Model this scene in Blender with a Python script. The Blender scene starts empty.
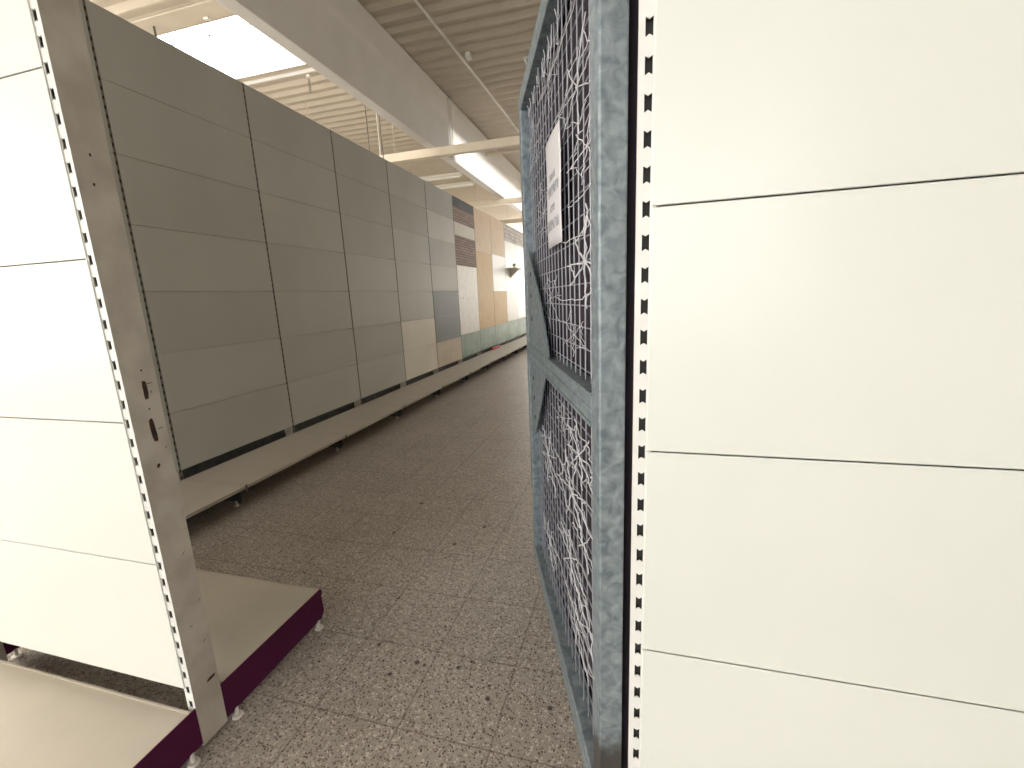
import bpy, bmesh, math, random
from mathutils import Vector, Matrix
random.seed(7)
C = bpy.context.scene.collection
PI = math.pi

# ------------------------------------------------------------------ camera
F_PX, YAW, PITCH, ROLL, CAM_H = 433.0, -.2715, -.1996, -.0426, 1.29
cy, sy = math.cos(YAW), math.sin(YAW)
fwd = Vector((sy*math.cos(PITCH), cy*math.cos(PITCH), math.sin(PITCH)))
rt0 = Vector((cy, -sy, 0)); up0 = rt0.cross(fwd)
rt = math.cos(ROLL)*rt0 + math.sin(ROLL)*up0
up = -math.sin(ROLL)*rt0 + math.cos(ROLL)*up0
cd = bpy.data.cameras.new('camera'); cam = bpy.data.objects.new('camera', cd); C.objects.link(cam)
cd.sensor_fit = 'HORIZONTAL'; cd.sensor_width = 36; cd.lens = 36*F_PX/1024; cd.clip_start = .02
M = Matrix((rt, up, -fwd)).transposed().to_4x4(); M.translation = Vector((0, 0, CAM_H)); cam.matrix_world = M
bpy.context.scene.camera = cam

# ------------------------------------------------------------------ world, sun, exposure
w = bpy.data.worlds.new('world'); bpy.context.scene.world = w; w.use_nodes = True
bg = w.node_tree.nodes['Background']; bg.inputs[0].default_value = (.75, .86, 1, 1); bg.inputs[1].default_value = 1.0
sd = bpy.data.lights.new('sun', 'SUN'); sd.energy = 11; sd.angle = math.radians(11); sd.color = (1, .96, .9)
sun = bpy.data.objects.new('sun', sd); C.objects.link(sun)
sun.rotation_euler = Vector((-1.0, .30, -.37)).to_track_quat('-Z', 'Y').to_euler(); sun.location = (6, -2, 9)
vs = bpy.context.scene.view_settings
vs.view_transform = 'Standard'; vs.look = 'None'; vs.gamma = 1; vs.use_curve_mapping = False; vs.exposure = 0.0
WIN_BACK, WIN_LEFT, WIN_FAR, SKYL = 4.8, 15.0, 20.0, 10.0      # how bright the daylight panes are

# ------------------------------------------------------------------ materials
def mat(name, col, rough=.5, metal=0, var=None, scale=6, bump=0, bscale=60, spec=.5, stretch=None):
    m = bpy.data.materials.new(name); m.use_nodes = True; n = m.node_tree.nodes; l = m.node_tree.links
    b = n['Principled BSDF']; b.inputs['Base Color'].default_value = (*col, 1)
    b.inputs['Roughness'].default_value = rough; b.inputs['Metallic'].default_value = metal
    b.inputs['Specular IOR Level'].default_value = spec
    tc = n.new('ShaderNodeTexCoord'); src = tc.outputs['Object']
    if stretch:
        mp = n.new('ShaderNodeMapping'); mp.inputs['Scale'].default_value = stretch; l.new(src, mp.inputs[0]); src = mp.outputs[0]
    if var:
        t = n.new('ShaderNodeTexNoise'); t.inputs['Scale'].default_value = scale; t.inputs['Detail'].default_value = 5
        l.new(src, t.inputs['Vector'])
        r = n.new('ShaderNodeValToRGB'); r.color_ramp.elements[0].position = .35; r.color_ramp.elements[1].position = .65
        r.color_ramp.elements[0].color = (*var, 1); r.color_ramp.elements[1].color = (*col, 1)
        l.new(t.outputs['Fac'], r.inputs[0]); l.new(r.outputs[0], b.inputs['Base Color'])
    if bump:
        t2 = n.new('ShaderNodeTexNoise'); t2.inputs['Scale'].default_value = bscale; l.new(src, t2.inputs['Vector'])
        bp = n.new('ShaderNodeBump'); bp.inputs['Strength'].default_value = bump; bp.inputs['Distance'].default_value = .01
        l.new(t2.outputs['Fac'], bp.inputs['Height']); l.new(bp.outputs[0], b.inputs['Normal'])
    return m
def emit(name, col, s, mixt=0):
    m = bpy.data.materials.new(name); m.use_nodes = True; n = m.node_tree.nodes; l = m.node_tree.links
    n.remove(n['Principled BSDF']); e = n.new('ShaderNodeEmission'); e.inputs[0].default_value = (*col, 1); e.inputs[1].default_value = s
    o = n['Material Output']
    if mixt:
        t = n.new('ShaderNodeBsdfTransparent'); x = n.new('ShaderNodeMixShader'); x.inputs[0].default_value = mixt
        l.new(e.outputs[0], x.inputs[1]); l.new(t.outputs[0], x.inputs[2]); l.new(x.outputs[0], o.inputs[0])
    else: l.new(e.outputs[0], o.inputs[0])
    return m

def floor_mat():
    m = bpy.data.materials.new('terrazzo tiles'); m.use_nodes = True; n = m.node_tree.nodes; l = m.node_tree.links
    b = n['Principled BSDF']; b.inputs['Roughness'].default_value = .42; b.inputs['Specular IOR Level'].default_value = .35
    tc = n.new('ShaderNodeTexCoord')
    def nd(t, **k):
        x = n.new(t)
        for a, v in k.items(): setattr(x, a, v)
        return x
    def math_(op, a, bb=None):
        x = nd('ShaderNodeMath', operation=op)
        for i, v in enumerate((a, bb)):
            if v is None: continue
            if isinstance(v, (int, float)): x.inputs[i].default_value = v
            else: l.new(v, x.inputs[i])
        return x.outputs[0]
    def mixc(f, a, bb):
        x = nd('ShaderNodeMix', data_type='RGBA')
        if isinstance(f, float): x.inputs[0].default_value = f
        else: l.new(f, x.inputs[0])
        for i, v in ((6, a), (7, bb)):
            if isinstance(v, tuple): x.inputs[i].default_value = (*v, 1)
            else: l.new(v, x.inputs[i])
        return x.outputs[2]
    def ramp(f, p0, p1):
        x = nd('ShaderNodeMapRange', clamp=True); l.new(f, x.inputs[0]); x.inputs[1].default_value = p0; x.inputs[2].default_value = p1
        return x.outputs[0]
    # distort coords so the chips are crumbly
    ns = nd('ShaderNodeTexNoise'); ns.inputs['Scale'].default_value = 90; l.new(tc.outputs['Object'], ns.inputs['Vector'])
    dv = nd('ShaderNodeMix', data_type='VECTOR'); dv.inputs[0].default_value = .008
    l.new(tc.outputs['Object'], dv.inputs[4]); l.new(ns.outputs['Color'], dv.inputs[5])
    def vor(sc, rnd=1):
        v = nd('ShaderNodeTexVoronoi'); v.inputs['Scale'].default_value = sc; l.new(dv.outputs[1], v.inputs['Vector']); return v
    v1, v2, v3 = vor(120), vor(190), vor(60)
    sep1 = nd('ShaderNodeSeparateColor'); l.new(v1.outputs['Color'], sep1.inputs[0])
    sep2 = nd('ShaderNodeSeparateColor'); l.new(v2.outputs['Color'], sep2.inputs[0])
    sep3 = nd('ShaderNodeSeparateColor'); l.new(v3.outputs['Color'], sep3.inputs[0])
    big = nd('ShaderNodeTexNoise'); big.inputs['Scale'].default_value = 2.2; big.inputs['Detail'].default_value = 4; l.new(tc.outputs['Object'], big.inputs['Vector'])
    base = mixc(ramp(big.outputs['Fac'], .3, .7), (.35, .31, .265), (.42, .38, .33))
    base = mixc(math_('MULTIPLY', ramp(sep1.outputs[1], .55, .8), ramp(v1.outputs['Distance'], .62, .45)), base, (.60, .55, .49))
    base = mixc(math_('MULTIPLY', ramp(sep2.outputs[0], .62, .7), ramp(v2.outputs['Distance'], .5, .4)), base, (.21, .165, .135))
    base = mixc(math_('MULTIPLY', ramp(sep1.outputs[0], .66, .72), ramp(v1.outputs['Distance'], .5, .36)), base, (.13, .095, .08))
    base = mixc(math_('MULTIPLY', ramp(sep3.outputs[0], .965, .97), ramp(v3.outputs['Distance'], .30, .2)), base, (.06, .045, .045))
    # 30 cm tile joints
    sx = nd('ShaderNodeSeparateXYZ'); l.new(tc.outputs['Object'], sx.inputs[0])
    def joint(o, off):
        f = math_('FRACT', math_('DIVIDE', math_('ADD', o, off), .3))
        d = math_('ABSOLUTE', math_('SUBTRACT', f, .5))      # .5 at the joint
        return ramp(d, .488, .496)
    j = math_('MAXIMUM', joint(sx.outputs[0], 30.08), joint(sx.outputs[1], 29.945))
    base = mixc(math_('MULTIPLY', j, .55), base, (.11, .085, .07))
    # single dark stains
    st = None
    for (x, y, r) in [(-.735, 1.194, .010), (-.704, 1.189, .006), (-.784, 1.19, .005), (-.579, 1.206, .008), (-.613, 1.209, .004), (-.64, 1.203, .004),
                      (-.438, 1.112, .009), (-.448, 1.158, .006), (-.464, 1.148, .005), (-.477, 1.176, .005), (-.919, 1.238, .009), (-.979, 1.491, .009),
                      (-.807, 1.125, .009), (-.234, 1.125, .009), (-.898, 1.942, .012), (-.797, 2.141, .012), (-1.289, 1.984, .012), (-1.296, 2.341, .014), (-.704, 1.376, .006)]:
        dd = nd('ShaderNodeVectorMath', operation='DISTANCE'); l.new(dv.outputs[1], dd.inputs[0]); dd.inputs[1].default_value = (x*.992+.004, y*.992+.004, .004)
        f = ramp(dd.outputs['Value'], r*1.15, r*.7)
        st = f if st is None else math_('MAXIMUM', st, f)
    base = mixc(math_('MULTIPLY', st, .85), base, (.035, .028, .027))
    l.new(base, b.inputs['Base Color'])
    return m

def galv_mat(name='galvanised steel', dirt=False):
    m = bpy.data.materials.new(name); m.use_nodes = True; n = m.node_tree.nodes; l = m.node_tree.links
    b = n['Principled BSDF']; b.inputs['Metallic'].default_value = .35; b.inputs['Roughness'].default_value = .48
    tc = n.new('ShaderNodeTexCoord')
    v = n.new('ShaderNodeTexNoise'); v.inputs['Scale'].default_value = 42; v.inputs['Detail'].default_value = 6; v.inputs['Distortion'].default_value = .6
    l.new(tc.outputs['Object'], v.inputs['Vector'])
    r = n.new('ShaderNodeValToRGB'); e = r.color_ramp.elements
    e[0].position = .32; e[0].color = (.145, .18, .205, 1); e[1].position = .70; e[1].color = (.31, .365, .395, 1)
    l.new(v.outputs['Fac'], r.inputs[0]); out = r.outputs[0]
    if dirt:
        sx = n.new('ShaderNodeSeparateXYZ'); l.new(tc.outputs['Object'], sx.inputs[0])
        nn = n.new('ShaderNodeTexNoise'); nn.inputs['Scale'].default_value = 30; nn.inputs['Detail'].default_value = 6; l.new(tc.outputs['Object'], nn.inputs['Vector'])
        a = n.new('ShaderNodeMath'); a.operation = 'MULTIPLY_ADD'; l.new(nn.outputs['Fac'], a.inputs[0]); a.inputs[1].default_value = -.12; l.new(sx.outputs[2], a.inputs[2])
        mr = n.new('ShaderNodeMapRange'); l.new(a.outputs[0], mr.inputs[0]); mr.inputs[1].default_value = .265; mr.inputs[2].default_value = .215
        mx = n.new('ShaderNodeMix'); mx.data_type = 'RGBA'; l.new(mr.outputs[0], mx.inputs[0]); l.new(out, mx.inputs[6]); mx.inputs[7].default_value = (.075, .072, .068, 1); out = mx.outputs[2]
    l.new(out, b.inputs['Base Color'])
    return m

M_ = dict(
    floor=floor_mat(),
    cream=mat('cream enamel sheet', (.755, .77, .725), .3, 0, (.73, .745, .695), 2.2, 0, 60, .6),
    post=mat('cream post enamel', (.70, .665, .59), .5, 0, (.55, .51, .44), 9, .05, 80),
    strip=mat('white slotted strip', (.80, .80, .77), .38, 0, (.72, .72, .69), 14),
    walluprt_shade=mat('slotted strip darkened as gap shade', (.17, .155, .13), .6),  # darkened to stand for the shade in the gaps between panels
    hole_shade=mat('painted hole shade', (.03, .028, .025), .8),  # near black colour stands for shade inside slots and bolt holes
    base=mat('cream base shelf', (.50, .45, .37), .5, 0, (.44, .39, .32), 3.0, .03, 40),
    wallpanel=mat('grey beige back panel', (.45, .445, .40), .55, 0, (.42, .415, .37), 1.6),
    wallpanel2=mat('pale grey back panel', (.56, .55, .50), .55, 0, (.52, .50, .45), 1.6),
    lightpanel=mat('light beige back panel', (.70, .65, .55), .55, 0, (.65, .60, .5), 2),
    darkpanel=mat('slate grey back panel', (.17, .175, .175), .55, 0, (.15, .155, .155), 2),
    charcoal=mat('charcoal header board', (.05, .05, .05), .6, 0, (.04, .04, .04), 5),
    tanpanel=mat('tan back panel', (.58, .50, .38), .6, 0, (.50, .42, .31), 5),
    whiteboard=mat('off white board', (.82, .78, .73), .5, 0, (.74, .69, .63), 9),
    whitep=mat('bright white board', (.86, .86, .84), .5),
    wood=mat('yellow pine board', (.74, .52, .25), .6, 0, (.64, .43, .19), 5, 0, 60, .4, (9, 9, .8)),
    peach=mat('pale plywood board', (.80, .62, .42), .6, 0, (.70, .52, .33), 4, 0, 60, .4, (6, 6, 1)),
    green=mat('green foil sheet', (.085, .16, .10), .45, 0, (.15, .235, .16), 4, .5, 8),
    red=mat('red cardboard', (.5, .03, .04), .6),
    purple=mat('purple plinth enamel', (.095, .004, .055), .5, 0, (.075, .003, .042), 8, 0, 60, .3),
    foot=mat('white plastic foot', (.75, .72, .66), .5),
    rust=mat('rust and worn hole shade', (.09, .05, .035), .8, 0, (.04, .025, .02), 60),
    deck=mat('cream ribbed deck', (.60, .535, .445), .6, 0, (.565, .50, .41), 3),
    concrete=mat('painted beam', (.82, .80, .77), .6, 0, (.78, .76, .72), 3),
    tube=mat('cream steel trunking', (.66, .58, .46), .5, 0, (.6, .52, .4), 5),
    conduit=mat('white conduit', (.78, .76, .70), .45),
    cable=mat('dark cable', (.09, .08, .07), .6),
    plaster=mat('pale wall plaster', (.70, .66, .58), .8, 0, (.66, .62, .54), 1.5),
    frame=mat('white window frame', (.7, .7, .68), .5),
    galv=galv_mat(), galvd=galv_mat('galvanised steel with grime', True),
    wire=mat('galvanised wire', (.36, .37, .42), .45, .4),
    darksteel=mat('dark weathered steel', (.07, .075, .08), .5, .3, (.10, .105, .11), 20),
    web=mat('white web cord', (.70, .70, .74), .6),
    cloth=mat('dark plum cloth', (.022, .018, .026), .9, 0, (.035, .022, .035), 9, .3, 20),
    paper=mat('white paper', (.78, .77, .80), .6, 0, (.74, .73, .76), 6),
    ink=mat('grey print', (.34, .34, .36), .7),
    leaf=mat('green leaves', (.08, .22, .03), .6),
    wb=emit('daylight pane back', (1, 1, .985), WIN_BACK),
    wf=emit('daylight pane far', (1, .95, .86), WIN_FAR),
    wl=emit('daylight pane left', (1, .94, .84), WIN_LEFT),
    sk=emit('milky skylight dome', (1, 1, 1), SKYL),
    skt=emit('open skylight glazing', (1, .98, .94), 3, .85),
)
def vary(m, lo, hi):      # each sheet came from a slightly different paint batch
    n = m.node_tree.nodes; l = m.node_tree.links; b = n['Principled BSDF']
    src = b.inputs['Base Color'].links[0].from_socket
    oi = n.new('ShaderNodeObjectInfo'); mr = n.new('ShaderNodeMapRange'); l.new(oi.outputs['Random'], mr.inputs[0])
    mr.inputs[3].default_value = lo; mr.inputs[4].default_value = hi
    h = n.new('ShaderNodeHueSaturation'); l.new(mr.outputs[0], h.inputs['Value']); l.new(src, h.inputs['Color']); l.new(h.outputs[0], b.inputs['Base Color'])
vary(M_['wallpanel'], .95, 1.06)
def brick_mat(name, c1, c2, mortar, bw, bh):
    m = mat(name, c1, .8); n = m.node_tree.nodes; l = m.node_tree.links
    br = n.new('ShaderNodeTexBrick'); br.inputs['Color1'].default_value = (*c1, 1); br.inputs['Color2'].default_value = (*c2, 1); br.inputs['Mortar'].default_value = (*mortar, 1)
    br.inputs['Scale'].default_value = 1; br.inputs['Mortar Size'].default_value = .006; br.inputs['Brick Width'].default_value = bw; br.inputs['Row Height'].default_value = bh
    tc = n.new('ShaderNodeTexCoord'); mp = n.new('ShaderNodeMapping'); mp.inputs['Rotation'].default_value = (PI/2, 0, 0)
    l.new(tc.outputs['Object'], mp.inputs[0]); l.new(mp.outputs[0], br.inputs['Vector']); l.new(br.outputs['Color'], n['Principled BSDF'].inputs['Base Color'])
    return m
M_['slate'] = brick_mat('brown stacked stone board', (.44, .34, .30), (.34, .255, .225), (.22, .16, .14), .22, .045)
M_['stone'] = brick_mat('pale stone pattern board', (.75, .72, .68), (.55, .50, .47), (.35, .31, .29), .12, .09)

# ------------------------------------------------------------------ mesh helpers
class MB:
    def __init__(s): s.v = []; s.f = []
    def quad(s, *p):
        i = len(s.v); s.v += [tuple(q) for q in p]; s.f.append(tuple(range(i, i+len(p)))); return s
    def box(s, x0, x1, y0, y1, z0, z1):
        i = len(s.v)
        s.v += [(x0,y0,z0),(x1,y0,z0),(x1,y1,z0),(x0,y1,z0),(x0,y0,z1),(x1,y0,z1),(x1,y1,z1),(x0,y1,z1)]
        for f in ((0,3,2,1),(4,5,6,7),(0,1,5,4),(1,2,6,5),(2,3,7,6),(3,0,4,7)): s.f.append(tuple(i+k for k in f))
        return s
    def prism(s, poly, axis, a, b):          # poly in the two other axes (order x,y,z without axis), extruded a..b
        i = len(s.v); n = len(poly)
        def P(p, t):
            q = list(p); q.insert(axis, t); return tuple(q)
        s.v += [P(p, a) for p in poly] + [P(p, b) for p in poly]
        s.f.append(tuple(i+k for k in reversed(range(n)))); s.f.append(tuple(i+n+k for k in range(n)))
        for k in range(n):
            k2 = (k+1) % n; s.f.append((i+k, i+k2, i+n+k2, i+n+k))
        return s
    def tube(s, pts, r, seg=5, cap=True):
        pts = [Vector(p) for p in pts]; n = len(pts); base = len(s.v)
        for k, p in enumerate(pts):
            d = (pts[min(k+1, n-1)] - pts[max(k-1, 0)]).normalized()
            a = Vector((0, 0, 1)) if abs(d.z) < .9 else Vector((1, 0, 0))
            u = d.cross(a).normalized(); v = d.cross(u)
            for j in range(seg):
                t = 2*PI*j/seg; s.v.append(tuple(p + (u*math.cos(t) + v*math.sin(t))*r))
        for k in range(n-1):
            for j in range(seg):
                j2 = (j+1) % seg; s.f.append((base+k*seg+j, base+k*seg+j2, base+(k+1)*seg+j2, base+(k+1)*seg+j))
        if cap:
            s.f.append(tuple(base+j for j in range(seg))); s.f.append(tuple(base+(n-1)*seg+j for j in reversed(range(seg))))
        return s
    def cyl(s, c, r, z0, z1, seg=16, r1=None):
        i = len(s.v); r1 = r if r1 is None else r1
        for (z, rr) in ((z0, r), (z1, r1)):
            s.v += [(c[0]+rr*math.cos(2*PI*j/seg), c[1]+rr*math.sin(2*PI*j/seg), z) for j in range(seg)]
        for j in range(seg): s.f.append((i+j, i+(j+1) % seg, i+seg+(j+1) % seg, i+seg+j))
        s.f.append(tuple(i+j for j in reversed(range(seg)))); s.f.append(tuple(i+seg+j for j in range(seg)))
        return s
    def build(s, name, m, parent=None, bevel=0, smooth=False, kind=None, label=None):
        me = bpy.data.meshes.new(name); me.from_pydata(s.v, [], s.f)
        bm = bmesh.new(); bm.from_mesh(me); bmesh.ops.recalc_face_normals(bm, faces=bm.faces)
        if bevel: bmesh.ops.bevel(bm, geom=list(bm.edges), offset=bevel, segments=2, affect='EDGES', profile=.5)
        bm.to_mesh(me); bm.free(); me.materials.append(m)
        if smooth:
            for p in me.polygons: p.use_smooth = True
        o = bpy.data.objects.new(name, me); C.objects.link(o)
        if parent: o.parent = parent
        if kind: o['kind'] = kind
        if label: o['label'] = label
        return o
def thing(name, label, cat, loc=(0, 0, 0), rz=0, group=None):
    o = bpy.data.objects.new(name, None); C.objects.link(o); o.location = loc; o.rotation_euler = (0, 0, rz)
    o.empty_display_size = .1; o['label'] = label; o['category'] = cat
    if group: o['group'] = group
    return o
def tag(o, label, cat, group=None):
    o['label'] = label; o['category'] = cat
    if group: o['group'] = group
    return o
def add(me_src, name, parent, loc=(0, 0, 0), rz=0):
    o = me_src.copy(); o.name = name; C.objects.link(o); o.parent = parent; o.location = loc; o.rotation_euler = (0, 0, rz); return o

# ------------------------------------------------------------------ setting
ZD = 4.5                                     # deck underside (lower flange)
X0, X1, Y0, Y1 = -10, 8, -6, 24
MB().box(X0, X1, Y0, Y1, -.1, 0).build('floor', M_['floor'], kind='structure')

# ribbed deck: profile in y, extruded along x, with rectangular skylight openings
HOLES = [(-6.4, -4.12, 4.66, 5.76), (-1.45, .35, 6.7, 12.4), (-1.0, .9, 14, 20),  (-3.2, -1.2, -4.6, -3.0)]  # last opening is unseen, added to light the front section
PITCH_R = .2195; RY0 = 5.05
def deck():
    m = MB(); H = .032
    y = RY0 - PITCH_R*math.ceil((RY0-Y0)/PITCH_R)
    while y < Y1:
        ys = [(y, 0), (y+.028, 0), (y+.04, H), (y+PITCH_R-.07, H), (y+PITCH_R, 0)]
        xs = [(X0, X1)]
        for (a, b, c, d) in HOLES:
            if y+PITCH_R*.5 > c and y+PITCH_R*.5 < d:
                nx = []
                for (p, q) in xs:
                    if p < a < q: nx.append((p, a))
                    if p < b < q: nx.append((b, q))
                    if not (p < a < q) and not (p < b < q): nx.append((p, q))
                xs = nx
        for (p, q) in xs:
            for (a, za), (b, zb) in zip(ys, ys[1:]):
                m.quad((p, a, ZD+za), (q, a, ZD+za), (q, b, ZD+zb), (p, b, ZD+zb))
        y += PITCH_R
    return m.build('ceiling', M_['deck'], kind='structure')
deck()
# weather-tight skin over the ribs (roof insulation), same openings
def slab():
    m = MB(); ycuts = sorted({Y0, Y1, *[h[2]-.12 for h in HOLES], *[h[3]+.12 for h in HOLES]})
    for a, b in zip(ycuts, ycuts[1:]):
        mid = (a+b)/2; xs = [(X0, X1)]
        for h in HOLES:
            if h[2]-.12 < mid < h[3]+.12:
                nx = []
                for (p, q) in xs:
                    if p < h[0] < q and p < h[1] < q: nx += [(p, h[0]), (h[1], q)]
                    else: nx.append((p, q))
                xs = nx
        for p, q in xs: m.box(p, q, a, b, ZD+.07, ZD+.2)
    m.build('ceiling', M_['deck'], kind='structure')
slab()
for k, (a, b, c, d) in enumerate(HOLES):
    # upstand (curb) lining the opening and dome above
    cu = MB(); z0, z1 = ZD-.015, ZD+(.14 if k == 1 else .36); e = .13
    cu.box(a-.02, a, c-e, d+e, z0, z1); cu.box(b, b+.02, c-e, d+e, z0, z1)
    cu.box(a, b, c-e, c-e+.02, z0, z1); cu.box(a, b, d+e-.02, d+e, z0, z1)
    n = 'window_%d' % (k+1)
    r = cu.build(n, M_['frame'], kind='structure')
    open_ = k == 1
    MB().box(a, b, c-e, d+e, z1-.03, z1).build('skylight_pane', M_['skt' if open_ else 'sk'], r)
    MB().box(a, b, (c+d)/2-.006, (c+d)/2+.006, z1-.09, z1-.07).build('glazing_bar', M_['tube'], r)
# flat closing plate on the near side of the visible skylight
MB().box(-6.4, -4.1, 4.30, 4.54, ZD-.03, ZD-.015).build('trim_1', M_['deck'], kind='structure')

# walls
def wall(name, boxes):
    m = MB()
    for b in boxes: m.box(*b)
    return m.build(name, M_['plaster'], kind='structure')
wall('wall_left', [(X0-.2, X0, Y0, Y1, 0, .9), (X0-.2, X0, Y0, Y1, 3.9, ZD+.2), (X0-.2, X0, Y0, -4, .9, 3.9), (X0-.2, X0, 3, Y1, .9, 3.9)])
wall('wall_right', [(X1, X1+.2, Y0, Y1, 0, ZD+.2)])
wall('wall_far', [(X0, X1, Y1, Y1+.2, 0, .6), (X0, X1, Y1, Y1+.2, 3.8, ZD+.2), (X0, -8, Y1, Y1+.2, .6, 3.8), (2, X1, Y1, Y1+.2, .6, 3.8)])
wall('wall_back', [(X0, X1, Y0-.2, Y0, 0, .5), (X0, X1, Y0-.2, Y0, 3.6, ZD+.2), (X0, -8.5, Y0-.2, Y0, .5, 3.6), (2.4, X1, Y0-.2, Y0, .5, 3.6)])
def win(k, axis, pos, a, b, z0, z1, n, m):
    fr = MB()
    def bx(p, q, r, s, t=.04):
        if axis == 0: fr.box(pos-t, pos+t, p, q, r, s)
        else: fr.box(p, q, pos-t, pos+t, r, s)
    for i in range(n+1):
        u = a + (b-a)*i/n; bx(max(a, u-.04), min(b, u+.04), z0, z1)
    bx(a, b, z0, z0+.06); bx(a, b, z1-.06, z1)
    r = fr.build('window_%d' % k, M_['frame'], kind='structure')
    g = MB()
    if axis == 0: g.box(pos-.006, pos+.006, a, b, z0, z1)
    else: g.box(a, b, pos-.006, pos+.006, z0, z1)
    g.build('pane', m, r)
win(11, 0, X0-.1, -4, 3, .9, 3.9, 6, M_['wl'])
win(12, 1, Y1+.1, -8, 2, .6, 3.8, 6, M_['wf'])
win(13, 1, Y0-.1, -8.5, 2.4, .5, 3.6, 6, M_['wb'])

# roof beam: two lengths butting at y = 7.31
BX0, BX1, BZ = -3.045, -2.90, 3.56
def beam(y0, y1, label):
    t = thing('roof_beam', label, 'beam', (0, 0, 0), 0, 'roof beam lengths')
    poly = [(BX0, BZ), (BX1, BZ), (BX1, BZ+.55), (BX1+.008, BZ+.62), (BX1+.008, ZD-.005), (BX0-.008, ZD-.005), (BX0-.008, BZ+.62), (BX0, BZ+.55)]
    m = MB(); m.prism(poly, 1, y0, y1); m.build('beam_web', M_['concrete'], t, bevel=.006)
    return t
beam(Y0+.02, 7.30, 'deep pale roof beam running overhead from the camera to the first cross trunking')
beam(7.33, Y1-.02, 'far length of the pale roof beam, beyond the first cross trunking, brightly lit by daylight')
mb = MB().box(BX1+.0, BX1+.02, 7.24, 7.27, BZ+.0, ZD-.02).box(BX1+.0, BX1+.02, 7.36, 7.39, BZ, ZD-.02)
tag(mb.build('beam_joint_strap', M_['concrete']), 'narrow paired upright strips covering the joint in the roof beam', 'strap')

# cross trunking
def trunk(y, z, x0, x1, label, w=.09, h=.12):
    t = thing('cross_trunking', label, 'trunking', (0, y, z), 0, 'cross trunking under the roof beam')
    MB().box(x0, x1, 0, w, -h, 0).build('channel', M_['tube'], t, bevel=.006)
    for x in (x0+1.4, x0+2.9, x0+6.6):
        if x < x1: MB().tube([(x, w/2, -.01), (x, w/2, ZD-z-.004)], .005).build('suspension_rod', M_['tube'], t)
    return t
trunk(6.62, 3.55, -6.5, 1.5, 'cream trunking crossing under the roof beam, nearest of the crosswise runs')
trunk(10.45, 3.55, -6.5, 1.5, 'cream trunking crossing the far hall behind the wall top, second crosswise run')
trunk(13.2, 3.55, -6.5, 1.5, 'cream trunking crossing the far hall, third and farthest crosswise run')
trunk(6.95, 3.50, -2.22, 1.5, 'short thin pipe run just behind the nearest crosswise trunking', .05, .05)

# light fittings in the left bay
def lamp(y, label):
    t = thing('strip_light', label, 'light fitting', (-4.75, y, 4.22), 0, 'strip lights beyond the shelving wall')
    MB().prism([(-.05, .06), (.05, .06), (.07, 0), (-.07, 0)], 0, -.75, .75).build('housing', M_['conduit'], t)
    MB().tube([(-.72, 0, -.03), (.72, 0, -.03)], .018, 10).build('lamp_tube', M_['whitep'], t)
    for x in (-.6, .6): MB().tube([(x, 0, .06), (x, 0, .275)], .004).build('suspension_rod', M_['cable'], t)
lamp(10.6, 'pale strip light above the far shelving wall, nearer of the pair')
lamp(11.5, 'pale strip light above the far shelving wall, farther of the pair')

# conduit on the right ceiling
t = thing('ceiling_conduit', 'thin white conduit running along the ribbed ceiling right of the beam', 'conduit', (0, 0, 4.44))
MB().tube([(-2.31, Y0+.1, 0), (-2.27, 4.9, 0), (-2.20, 7, 0), (-2.14, 9.5, 0), (-2.0, Y1-.1, 0)], .017, 8).build('pipe', M_['conduit'], t)
MB().box(-2.17, -2.10, 6.16, 6.25, -.012, .058).build('junction_box', M_['conduit'], t, bevel=.006)
# cables and hooks near the skylight and trunking
def cable(pts, label, r=.008, m='cable', nm='hanging_cable'):
    tag(MB().tube(pts, r, 6).build(nm, M_[m]), label, 'cable', 'cables hanging in the left roof bay')
cable([(-5.28, 4.42, 4.47), (-5.285, 4.43, 4.3), (-5.28, 4.43, 4.0)], 'dark cable hanging by the near edge of the skylight', .012)
cable([(-3.95, 6.5, 4.569), (-3.94, 6.5, 3.9), (-3.95, 6.51, 3.4)], 'dark cable hanging below the deck, left of the two before the trunking', .005)
cable([(-3.72, 6.5, 4.569), (-3.72, 6.5, 3.8), (-3.71, 6.5, 3.4)], 'dark cable hanging below the deck, right of the two before the trunking', .006)
cable([(-4.0, 6.9, 4.569), (-3.99, 6.9, 3.9), (-4.0, 6.9, 3.3)], 'pale rod hanging just behind the two dark cables', .008, 'conduit')
def opener(x, y, label):
    t = thing('skylight_opener', label, 'skylight opener', (x, y, ZD-.015), 0, 'skylight openers')
    MB().box(-.03, .03, -.02, .02, -.03, 0).build('bracket', M_['conduit'], t, bevel=.005)
    m = MB()
    for k in range(5):
        ring = [(.014*math.cos(a)*(1 if k % 2 else .3), .014*math.cos(a)*(.3 if k % 2 else 1), -.07-.034*k+.022*math.sin(a)) for a in [j*2*PI/8 for j in range(9)]]
        m.tube(ring, .004, 4, False)
    m.build('chain', M_['cable'], t)
opener(-4.60, 4.50, 'small bracket with chain at the near edge of the skylight')
opener(-4.45, 5.93, 'small bracket with chain at the far edge of the skylight')

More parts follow.
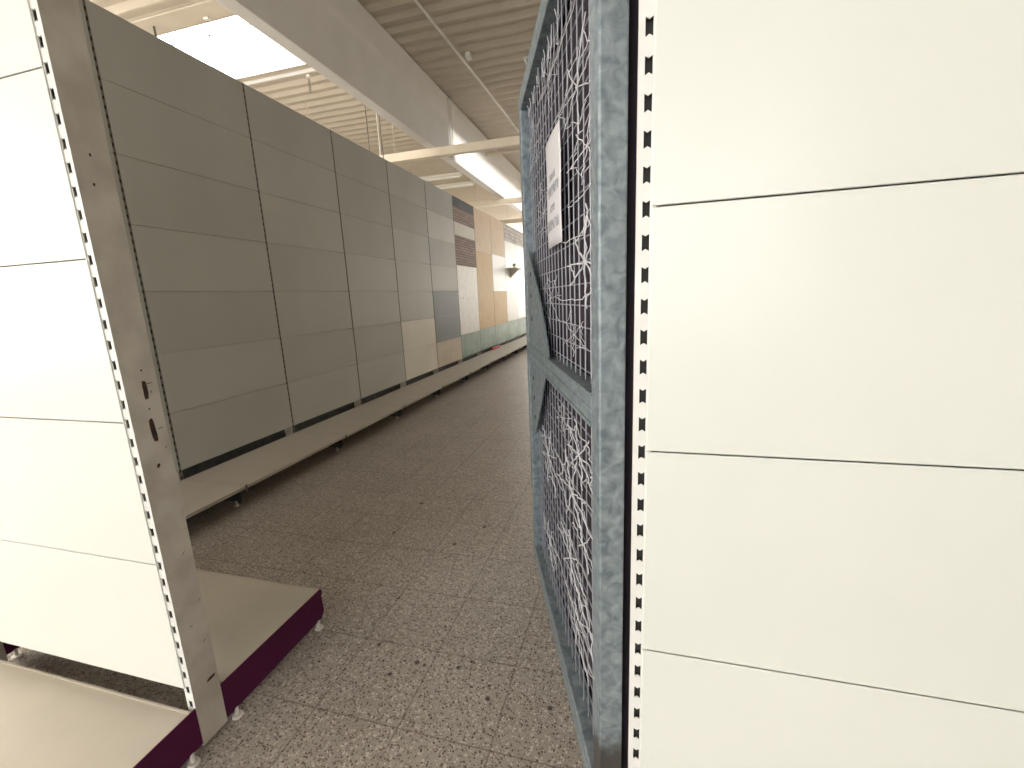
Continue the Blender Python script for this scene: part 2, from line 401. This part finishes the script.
# ------------------------------------------------------------------ shelving system (local: x along run, -y is the front)
def slot_strip(mb, y, z0, z1, W=.015, hw=.0055, pitch=.05, zoff=.218, sgn=1):
    h = .0130; nt = .0035
    zc = zoff + pitch*math.ceil((z0+.03-zoff)/pitch)
    cells = []
    while zc < z1-.02: cells.append(zc); zc += pitch
    lo = cells[0]-pitch/2; hi = cells[-1]+pitch/2
    if lo > z0: mb.quad((-W, y, z0), (W, y, z0), (W, y, lo), (-W, y, lo))
    if z1 > hi: mb.quad((-W, y, hi), (W, y, hi), (W, y, z1), (-W, y, z1))
    for c in cells:
        b, t = c-pitch/2, c+pitch/2
        hole = [(-hw, c-h), (0, c-h+nt), (hw, c-h), (hw, c+h), (0, c+h-nt), (-hw, c+h)]
        q = lambda *p: mb.quad(*[(a, y, z) for a, z in p])
        q((-W, b), (0, b), hole[1], hole[0]); q((0, b), (W, b), hole[2], hole[1])
        q((W, b), (W, t), hole[3], hole[2]); q((W, t), (0, t), hole[4], hole[3])
        q((0, t), (-W, t), hole[5], hole[4]); q((-W, t), (-W, b), hole[0], hole[5])
        for i in range(6):
            p, r = hole[i], hole[(i+1) % 6]
            mb.quad((p[0], y, p[1]), (r[0], y, r[1]), (r[0], y+sgn*.002, r[1]), (p[0], y+sgn*.002, p[1]))
    return mb
def upright_parts(H, zoff=.2145):
    """hollow 30 x 80 mm post: body walls, two slotted strips, dark core painted as inner shade; centred on x=0, y 0..0.08"""
    body = MB()
    body.box(-.015, -.0135, .0005, .0795, .02, H).box(.0135, .015, .0005, .0795, .02, H)
    body.box(-.0135, .0135, .0005, .0795, H-.0015, H).box(-.0135, .0135, .0005, .0795, .02, .0215)
    st = MB(); slot_strip(st, 0, .02, H, zoff=zoff); slot_strip(st, .08, .02, H, zoff=zoff, sgn=-1)
    core = MB().box(-.0133, .0133, .009, .071, .022, H-.003)  # dark block in place of the shade inside the post
    return body, st, core
_up = {}
def upright(parent, H, x=0, zoff=.2145):
    sm = 'walluprt_shade' if H > 2.5 else 'strip'
    if H not in _up:
        b, s, c = upright_parts(H, zoff)
        ob = b.build('upright', M_['post'], parent); os_ = s.build('slotted_strip', M_[sm], ob); oc = c.build('slot_shade_core', M_['hole_shade'], ob)
        ob.location.x = x; _up[H] = (ob, os_, oc); return ob
    a, b, c = _up[H]
    o = add(a, 'upright', parent, (x, 0, 0)); add(b, 'slotted_strip', o); add(c, 'slot_shade_core', o); return o
def panel(parent, x0, x1, z0, z1, m, back=False, label=None, name='back_panel', bow=0):
    g = .0012; mb = MB(); f = (.080+.001) if back else -.003
    s = -1 if back else 1
    a, b, c, d = x0+.0078, x1-.0078, z0+g, z1-g
    # folded steel tray: front sheet with rounded (chamfered) rim and returns
    e = .0012; y0 = f; y1 = f+s*.002; ch = f+s*e
    mb.quad((a+e, y0, c+e), (b-e, y0, c+e), (b-e, y0, d-e), (a+e, y0, d-e))
    mb.quad((a, ch, c), (b, ch, c), (b-e, y0, c+e), (a+e, y0, c+e)); mb.quad((a, ch, d), (b, ch, d), (b-e, y0, d-e), (a+e, y0, d-e))
    mb.quad((a, ch, c), (a, ch, d), (a+e, y0, d-e), (a+e, y0, c+e)); mb.quad((b, ch, c), (b, ch, d), (b-e, y0, d-e), (b-e, y0, c+e))
    mb.quad((a, y1, c), (b, y1, c), (b, y1, d), (a, y1, d))
    for p, q in (((a, c), (b, c)), ((a, d), (b, d)), ((a, c), (a, d)), ((b, c), (b, d))):
        mb.quad((p[0], ch, p[1]), (q[0], ch, q[1]), (q[0], y1, q[1]), (p[0], y1, p[1]))
    return mb.build(name, m, parent, label=label)
def base_shelf(parent, x0, x1, depth, top, back=False, m='base', lip=.028):
    mb = MB(); s = -1 if not back else 1; o = -.012 if not back else .092
    ya, yb = sorted((o, s*depth if not back else .08+depth))
    mb.box(x0+.002, x1-.002, ya, yb, top-.0015, top)
    fr = ya if not back else yb
    mb.box(x0+.002, x1-.002, fr if not back else fr-.0015, fr+.0015 if not back else fr, top-lip, top)
    inn = yb if not back else ya
    mb.box(x0+.002, x1-.002, inn-.006 if not back else inn, inn if not back else inn+.006, top-.02, top+.004)
    return mb.build('base_shelf', M_[m], parent, label=None)
def bracket(parent, x, depth, top, back=False, outer=True, m='purple'):
    """base end plate: a shallow stepped panel on the floor feet"""
    if back: poly = [(.081, .03), (.08+depth-.02, .03), (.08+depth, .055), (.08+depth-.006, .12), (.08+depth+.002, top-.012), (.08+depth-.004, top+.004), (.081, top+.004)]
    else: poly = [(-.001, .03), (-depth+.02, .03), (-depth, .055), (-depth+.006, .12), (-depth-.002, top-.012), (-depth+.004, top+.004), (-.001, top+.004)]
    return MB().prism(poly, 0, x-.0015, x+.0015).build('base_bracket', M_[m], parent)
def foot(parent, x, y):
    m = MB(); m.cyl((x, y), .017, 0, .007, 14, .015).cyl((x, y), .006, .007, .034, 8)
    return m.build('levelling_foot', M_['foot'], parent)

ZR = [.217+.4*j for j in range(8)]
# --- near right gondola (front faces the camera)
t = thing('gondola_shelving', 'cream double sided shelving bay filling the right side, its slotted post beside the gate', 'shelving', (.021, .748, 0))
def gondola(t, xs, outer_l, outer_r, topj=5, ends=(True, True)):
    H = ZR[topj]
    for i, x in enumerate(xs): upright(t, H, x)
    for a, b in zip(xs, xs[1:]):
        for j in range(topj):
            panel(t, a, b, ZR[j], ZR[j+1]-(0 if j < topj-1 else .003), M_['cream'])
            panel(t, a, b, ZR[j], ZR[j+1]-(0 if j < topj-1 else .003), M_['cream'], back=True)
        ox = .0145
        base_shelf(t, a-(ox if a == xs[0] else 0), b+(ox if b == xs[-1] else 0), .47, .15)
        base_shelf(t, a-(ox if a == xs[0] else 0), b+(ox if b == xs[-1] else 0), .46, .15, back=True)
    for i, x in enumerate(xs):
        px = x + (-.0135 if i == 0 else .0135 if i == len(xs)-1 else 0)
        bracket(t, px, .47, .15); bracket(t, px, .46, .15, back=True)
        for y in (-.43, -.035, .115, .50): foot(t, px, y)
W = 1.048
gondola(t, [0, W], 1, 0)
t = thing('gondola_shelving', 'cream double sided shelving bay behind the right edge, continuing the right shelving', 'shelving', (.021+W+.068, .748, 0))
gondola(t, [0, W], 0, 1)
# --- near left gondola, end post faces the passage
tl = thing('gondola_shelving', 'cream double sided shelving bay on the left, with worn post and purple base plates', 'shelving', (-1.223-W, .760, 0))
gondola(tl, [0, W], 0, 1)
# worn holes in the end post: raised patches, rust plus painted inner shade
hx = W+.0151
def side_hole(cy_, cz, hw, hh, tilt=0, m='rust', n=10):
    pts = []
    for k in range(n*2):
        a = 2*PI*k/(n*2); r = 1+random.uniform(-.08, .08)
        ca, sa = math.cos(a), math.sin(a)
        yy = hw*math.copysign(abs(ca)**.6, ca)*r; zz = hh*math.copysign(abs(sa)**.6, sa)*r
        pts.append((cy_+yy+tilt*zz, cz+zz))
    MB().prism(pts, 0, hx-.0002, hx+.0006).build('worn_hole', M_[m], tl, label='dark worn hole in the post side')
for (y, z, hw, hh, ti) in [(.037, 1.650, .0022, .0035, 0), (.032, 1.585, .0022, .0035, 0), (.047, 1.144, .0018, .0025, 0), (.047, 1.092, .0055, .024, 0), (.047, 1.042, .0018, .0022, 0),
                           (.046, .985, .0062, .032, -.05), (.040, .888, .004, .0055, .3), (.058, .203, .012, .005, .9)]:
    side_hole(y, z, hw, hh, ti)
for (y, z, L, a) in [(.060, 1.108, .012, .1), (.064, .985, .012, .1), (.068, .93, .006, .6), (.055, .62, .011, .8), (.062, .33, .01, .2), (.035, .40, .008, 0), (.06, 1.085, .006, 1.2), (.07, .46, .008, .9)]:
    MB().tube([(hx, y-L/2*math.cos(a), z-L/2*math.sin(a)), (hx, y+L/2*math.cos(a), z+L/2*math.sin(a))], .0009, 4).build('scratch_mark', M_['rust'], tl)

# --- long wall of shelving, front faces +x
XW = -2.955
MG, MP, ML, MD = M_['wallpanel'], M_['wallpanel2'], M_['lightpanel'], M_['darkpanel']
G7 = [(ZR[j], ZR[j+1], MG, None) for j in range(7)]
H7 = ZR[7]
BAYS = [
  ('grey beige wall shelving bay behind the near left shelving, first of the long run', G7),
  ('grey beige wall shelving bay directly right of the worn post, widest looking', G7),
  ('plain grey beige wall shelving bay, second to the right of the worn post', G7),
  ('plain grey wall shelving bay, third to the right of the worn post', G7),
  ('grey wall shelving bay with two cream panels at its bottom', [(ZR[j], ZR[j+1], ML if j < 2 else MG, None) for j in range(7)]),
  ('grey wall shelving bay with a slate grey block low down and a tan bottom panel', [(ZR[0], ZR[1], M_['tanpanel'], 'tan panel'), (ZR[1], ZR[2], MD, 'slate grey panel'), (ZR[2], ZR[3], MD, 'slate grey panel'), (ZR[3], ZR[4], MG, None), (ZR[4], ZR[5], MG, None), (ZR[5], ZR[6], MP, 'light beige panel'), (ZR[6], ZR[7], MG, None)]),
  ('wall shelving bay with charcoal header, brown stacked stone boards and a stained white board', [(.217, .64, M_['green'], 'green foil panel'), (.64, 1.87, M_['whiteboard'], 'off white stained board'), (1.87, 2.38, M_['slate'], 'brown stacked stone board'), (2.38, 2.60, ML, 'cream board'), (2.60, 2.85, M_['slate'], 'brown stacked stone board'), (2.85, H7, M_['charcoal'], 'charcoal header board')]),
  ('wall shelving bay faced with tall yellow pine boards', [(.217, .66, M_['green'], 'green foil panel'), (.66, 1.42, M_['wood'], 'yellow pine board'), (1.42, 2.2, M_['wood'], 'yellow pine board'), (2.2, H7, M_['peach'], 'pale plywood board')]),
  ('wall shelving bay of yellow boards with one bright white panel in the middle', [(.217, .67, M_['green'], 'green foil panel'), (.67, 1.42, M_['wood'], 'yellow pine board'), (1.42, 2.22, M_['whitep'], 'bright white panel'), (2.22, H7, M_['peach'], 'pale plywood board')]),
  ('bright white wall shelving bay with pale stone pattern on top and a little plant shelf', [(.217, .68, M_['green'], 'green foil panel'), (.68, 1.42, M_['whiteboard'], None), (1.42, 2.0, M_['whitep'], None), (2.0, 2.62, M_['whitep'], None), (2.62, H7, M_['stone'], 'pale stone pattern board')]),
  ('last bright white wall shelving bay seen before the gate hides the run', [(.217, .68, M_['green'], 'green foil panel'), (.68, 1.42, M_['whitep'], None), (1.42, 2.62, M_['whitep'], None), (2.62, H7, M_['stone'], 'pale stone pattern board')]),
  ('white wall shelving bay behind the gate at the far end', [(.217, .68, M_['green'], None), (.68, 1.42, M_['whitep'], None), (1.42, 2.62, M_['whitep'], None), (2.62, H7, M_['whitep'], None)]),
]
YB = 2.085 - W
for i, (lab, rows) in enumerate(BAYS):
    t = thing('wall_shelving_bay', lab, 'shelving', (XW-.003, YB+W*i, 0), PI/2, 'long run of wall shelving bays')
    upright(t, H7, 0)
    if i == len(BAYS)-1: upright(t, H7, W)
    for (a, b, m, l_) in rows: panel(t, 0, W, a, b, m, label=l_)
    panel(t, 0, W, .217, H7, MG, back=True, name='rear_panel')
    MB().box(.016, W-.016, .084, .086, .03, .215).build('gap_light_blocker', M_['darksteel'], t)  # added plate that keeps light from behind out of the gap
    base_shelf(t, 0, W, .545, .15, lip=.018); base_shelf(t, 0, W, .46, .15, back=True)  # rear shelf is unseen, added to dim the gap below the panels
    if i == 6:
        for (mx_, mz_, mr_) in [(.22, 1.30, .022), (.42, 1.295, .012), (.60, 1.285, .010), (.72, 1.28, .014), (.45, 1.52, .012), (.62, 1.60, .010)]:
            MB().prism([(mx_+mr_*math.cos(a)*(1 if q % 2 else .5), mz_+mr_*math.sin(a)*(1 if q % 2 else .5)) for q, a in enumerate([b_*PI/5 for b_ in range(10)])], 1, -.0045, -.0035).build('ink_mark', M_['ink'], t)
    for x in ((0,) if i < len(BAYS)-1 else (0, W)):
        bk = bracket(t, x, .50, .135, m='darksteel')
        MB().box(x-.004, x+.004, -.552, -.545, .118, .158).build('shelf_clip', M_['cable'], t)
        foot(t, x, -.44); foot(t, x, .48)
# stain marks on the off white board
t6 = None
tag(MB().box(-2.94, -2.90, 9.0, 9.55, .1515, .196).build('red_carton', M_['red'], bevel=.004), 'flat red carton strip lying at the back of the far base shelf', 'carton')
ts = thing('plant_shelf', 'small cream wedge shelf fixed on the bright white wall shelving', 'shelf', (XW, 10.9, 1.86), 0)
MB().box(0, .26, -.28, .28, .10, .12).build('board', M_['lightpanel'], ts)
MB().prism([(0, -.12), (0, .10), (.24, .10)], 1, -.02, .02).build('bracket', M_['lightpanel'], ts)
pl = MB()
for k in range(26):
    a = random.uniform(0, 2*PI); e = random.uniform(.3, 1.4); L = random.uniform(.05, .10)
    d = Vector((math.cos(a)*math.cos(e), math.sin(a)*math.cos(e), math.sin(e))); s = d.cross(Vector((0, 0, 1))).normalized()*.014
    o = Vector((0, 0, .03)); pl.quad(o, o+d*L*.5+s, o+d*L, o+d*L*.5-s)
tp = thing('small_plant', 'small green plant on the wedge shelf', 'plant', (XW+.14, 10.8, 1.981))
MB().cyl((0, 0), .022, 0, .045, 12, .03).build('pot', M_['foot'], tp); pl.build('leaves', M_['leaf'], tp)

# ------------------------------------------------------------------ mesh gate (local: +x along the gate, -y is its hidden side)
GA = math.atan(.367)
gt = thing('mesh_gate', 'galvanised steel frame gate with wire mesh, standing half open beside the right shelving', 'gate', (-.055, .80, 0), PI/2+GA)
GL, GB, GT, GD = 1.12, .045, 2.05, .051
def gb(x0, x1, d0, d1, z0, z1, name, m='galv', bv=.003): return MB().box(x0, x1, -d1, -d0, z0, z1).build(name, M_[m], gt, bevel=bv)
gb(0, .055, 0, GD, GB, GT, 'stile', 'galvd', .004)
gb(GL-.055, GL, 0, GD, GB, GT, 'stile', 'galv', .004)
gb(.056, GL-.056, 0, GD, GT-.06, GT, 'top_rail')
gb(.056, GL-.056, 0, GD, GB, GB+.085, 'bottom_rail')
mr = MB().box(.056, GL-.056, -GD, 0, 1.03, 1.09).box(.056, GL-.056, -.004, .004, 1.025, 1.033).box(.056, GL-.056, -.004, .004, 1.087, 1.095)
mr.box(.056, GL-.056, -.03, .003, 1.057, 1.063); mr.build('middle_rail', M_['galv'], gt, bevel=.0015)
# gusset plates; bolt holes are dark discs painted as the shade inside
def gusset(poly, holes):
    g = MB().prism([(x, z) for x, z in poly], 1, -.007, -.003).build('gusset_plate', M_['galv'], gt)
    for (x, z) in holes:
        MB().prism([(x+.009*math.cos(a), z+.009*math.sin(a)) for a in [j*PI/4 for j in range(8)]], 1, -.004, -.0015).build('bolt_hole', M_['hole_shade'], g)
gusset([(GL-.06, 1.47), (.97, 1.46), (.90, 1.40), (.76, 1.31), (.63, 1.19), (.57, 1.095), (GL-.06, 1.095)], [(.93, 1.37), (.94, 1.288), (.935, 1.20)])
gusset([(GL-.06, 1.025), (.64, 1.025), (.74, .92), (.86, .80), (.95, .72), (GL-.06, .70)], [(.95, .96), (.94, .88), (.935, .80)])
MB().box(GL+.001, GL+.02, -.05, -.01, .98, 1.14).box(GL+.001, GL+.02, -.05, -.01, .80, .86).build('edge_plate', M_['conduit'], gt, bevel=.003)  # two pale plates on the outer edge of the far stile
# wire mesh 50 x 50 mm at d = .03
def meshwires(z0, z1):
    m = MB(); x = .062
    xs = [.062+.0505*k for k in range(20)]
    for x in xs:
        if x < GL-.058:
            n = 12; m.tube([(x+random.uniform(-.0012, .0012), -.030, z0+(z1-z0)*k/n) for k in range(n+1)], .0019, 5)
    z = z0+.02
    while z < z1: m.tube([(.05, -.0335, z), (GL-.05, -.0335, z)], .0017, 5); z += .0505
    return m
meshwires(GB+.085, 1.03).build('lower_wire_mesh', M_['wire'], gt)
meshwires(1.09, GT-.06).build('upper_wire_mesh', M_['wire'], gt)

# dark cloth hanging behind the mesh
cl = MB(); nx, nz = 110, 40; ofs = []
for i in range(nx+1):
    x = .012+(GL+.17)*i/nx
    for k in range(nz+1):
        z0_ = .175 if x < .045 else .06
        z = z0_+(GT-.02-z0_)*k/nz
        amp = min(1, i/8)
        y = -.0575 - .022*math.exp(-(x-.012)/.014) - amp*(.006+.005*math.sin(x*37+z*1.3)+.003*math.sin(x*91-z*4))
        ofs.append((x, y, z))
cl.v = ofs
for i in range(nx):
    for k in range(nz): a = i*(nz+1)+k; cl.f.append((a, a+nz+1, a+nz+2, a+1))
c_ = cl.build('backing_cloth', M_['cloth'], smooth=True)
c_.location = gt.location; c_.rotation_euler = gt.rotation_euler
tag(c_, 'dark plum cloth hanging behind the wire mesh of the gate', 'cloth')
so = c_.modifiers.new('thickness', 'SOLIDIFY'); so.thickness = .0012

# white web netting threaded over the mesh
nt = MB(); rnd = random.Random(3)
def line(p, q, r=.0012, sag=0, n=6, zig=.002):
    r *= .62; pts = []
    for k in range(n+1):
        t_ = k/n; x = p[0]+(q[0]-p[0])*t_; z = p[1]+(q[1]-p[1])*t_ - sag*4*t_*(1-t_)
        x = min(max(x, .058), GL-.06)
        pts.append((x+rnd.uniform(-zig, zig), -.022+rnd.uniform(-.003, .003), z+rnd.uniform(-zig, zig)))
    nt.tube(pts, r, 5)
def web(cx, cz, R, nr, rings, rot, r=.0012):
    """one spider web, pulled wide along the gate"""
    zlo, zhi = (1.10, GT-.07) if cz > 1.06 else (GB+.09, 1.02)
    ang = [rot+2*PI*k/nr+rnd.uniform(-.12, .12) for k in range(nr)]; rr = [R*rnd.uniform(.75, 1.15) for _ in ang]
    def P(a, d): return (min(max(cx+math.cos(a)*d*2.1, .06), GL-.07), min(max(cz+math.sin(a)*d, zlo), zhi))
    for a, d in zip(ang, rr): line((cx, cz), P(a, d), r, n=8)
    for q in rings:
        for k in range(nr):
            if rnd.random() < .75:
                a, b = P(ang[k], rr[k]*q), P(ang[(k+1) % nr], rr[(k+1) % nr]*q)
                mx, mz = (a[0]+b[0])/2, (a[1]+b[1])/2
                mid = (cx+(mx-cx)*.85, cz+(mz-cz)*.85)
                line(a, mid, r*.8, n=3); line(mid, b, r*.8, n=3)
for c in [(.181, 1.356, .10, 8, (.8,), .1, .0030), (.24, 1.72, .10, 7, (.8,), .2, .002), (.55, 1.88, .09, 8, (.8,), 0), (.70, 1.55, .10, 8, (.8,), .5),
          (.62, 1.28, .09, 7, (.8,), .4), (.30, 1.19, .07, 6, (.8,), .4), (.16, 1.58, .08, 6, (.8,), .9, .002), (.85, 1.80, .09, 6, (.8,), .4),
          (.739, .707, .11, 8, (.75,), .2, .0024), (.255, .888, .09, 8, (.8,), .6, .0026), (.349, .746, .11, 8, (.8,), .3, .0028), (.22, .658, .06, 6, (), .1, .0024),
          (.757, .345, .09, 8, (.8,), .4, .0022), (.383, .515, .10, 8, (.8,), .7, .0028), (.30, .34, .09, 7, (.8,), .5, .002), (.45, .93, .06, 6, (.8,), .5), (.16, .45, .08, 6, (.8,), .2, .002)]:
    web(*c)
# loops drooping from the top rail and loose horizontal cords
for k in range(9):
    x = .07+.11*k; L = rnd.uniform(.04, .08)
    line((x, GT-.066), (min(x+.05, GL-.06), GT-.066), .0019, L, 10, .004)
for (z, x0, x1) in [(1.52, .06, .35), (1.445, .08, .42), (1.77, .1, .5), (1.90, .06, .7), (1.30, .06, .5), (.80, .1, .6), (.60, .06, .5), (.40, .06, .6)]:
    line((x0, z), (x1, z-.02), .0018, .015, 12, .004)
no = nt.build('web_netting', M_['web']); no.location = gt.location; no.rotation_euler = gt.rotation_euler
tag(no, 'white spider web netting strung over the wire mesh of the gate', 'netting')

# paper notice
pt = thing('paper_notice', 'white printed paper sheet fixed high on the wire mesh of the gate', 'paper notice', gt.location, PI/2+GA)
px0, px1, pz0, pz1 = .395, .605, 1.425, 1.715
pm = MB(); N = 10
def py(x, z): return -.0165 + .0025*math.sin((x-px0)/(px1-px0)*PI) + .001*math.sin(z*30)
pm.v = [(px0+(px1-px0)*i/N, py(px0+(px1-px0)*i/N, pz0+(pz1-pz0)*k/N), pz0+(pz1-pz0)*k/N) for i in range(N+1) for k in range(N+1)]
for i in range(N):
    for k in range(N): a = i*(N+1)+k; pm.f.append((a, a+N+1, a+N+2, a+1))
sh = pm.build('sheet', M_['paper'], pt, smooth=True); so = sh.modifiers.new('thickness', 'SOLIDIFY'); so.thickness = .0006
ink = MB()
for (zc, xa, xb, h) in [(1.612, .465, .535, .018), (1.575, .425, .580, .026), (1.527, .470, .530, .018), (1.485, .425, .575, .026)]:
    x = xa; r2 = random.Random(int(zc*1000))
    while x < xb:
        wd = h*r2.uniform(.35, .6)
        pts = [(x, zc-h/2), (x+wd*.1, zc+h/2), (x+wd*.55, zc+r2.uniform(-.3, .3)*h), (x+wd*.9, zc+h/2*r2.choice((-1, 1)))]
        ink.tube([(p[0], py(*p)+.0008, p[1]) for p in pts], 0.001 if h < .02 else .0015, 4); x += wd*1.3
ink.build('print', M_['ink'], pt)
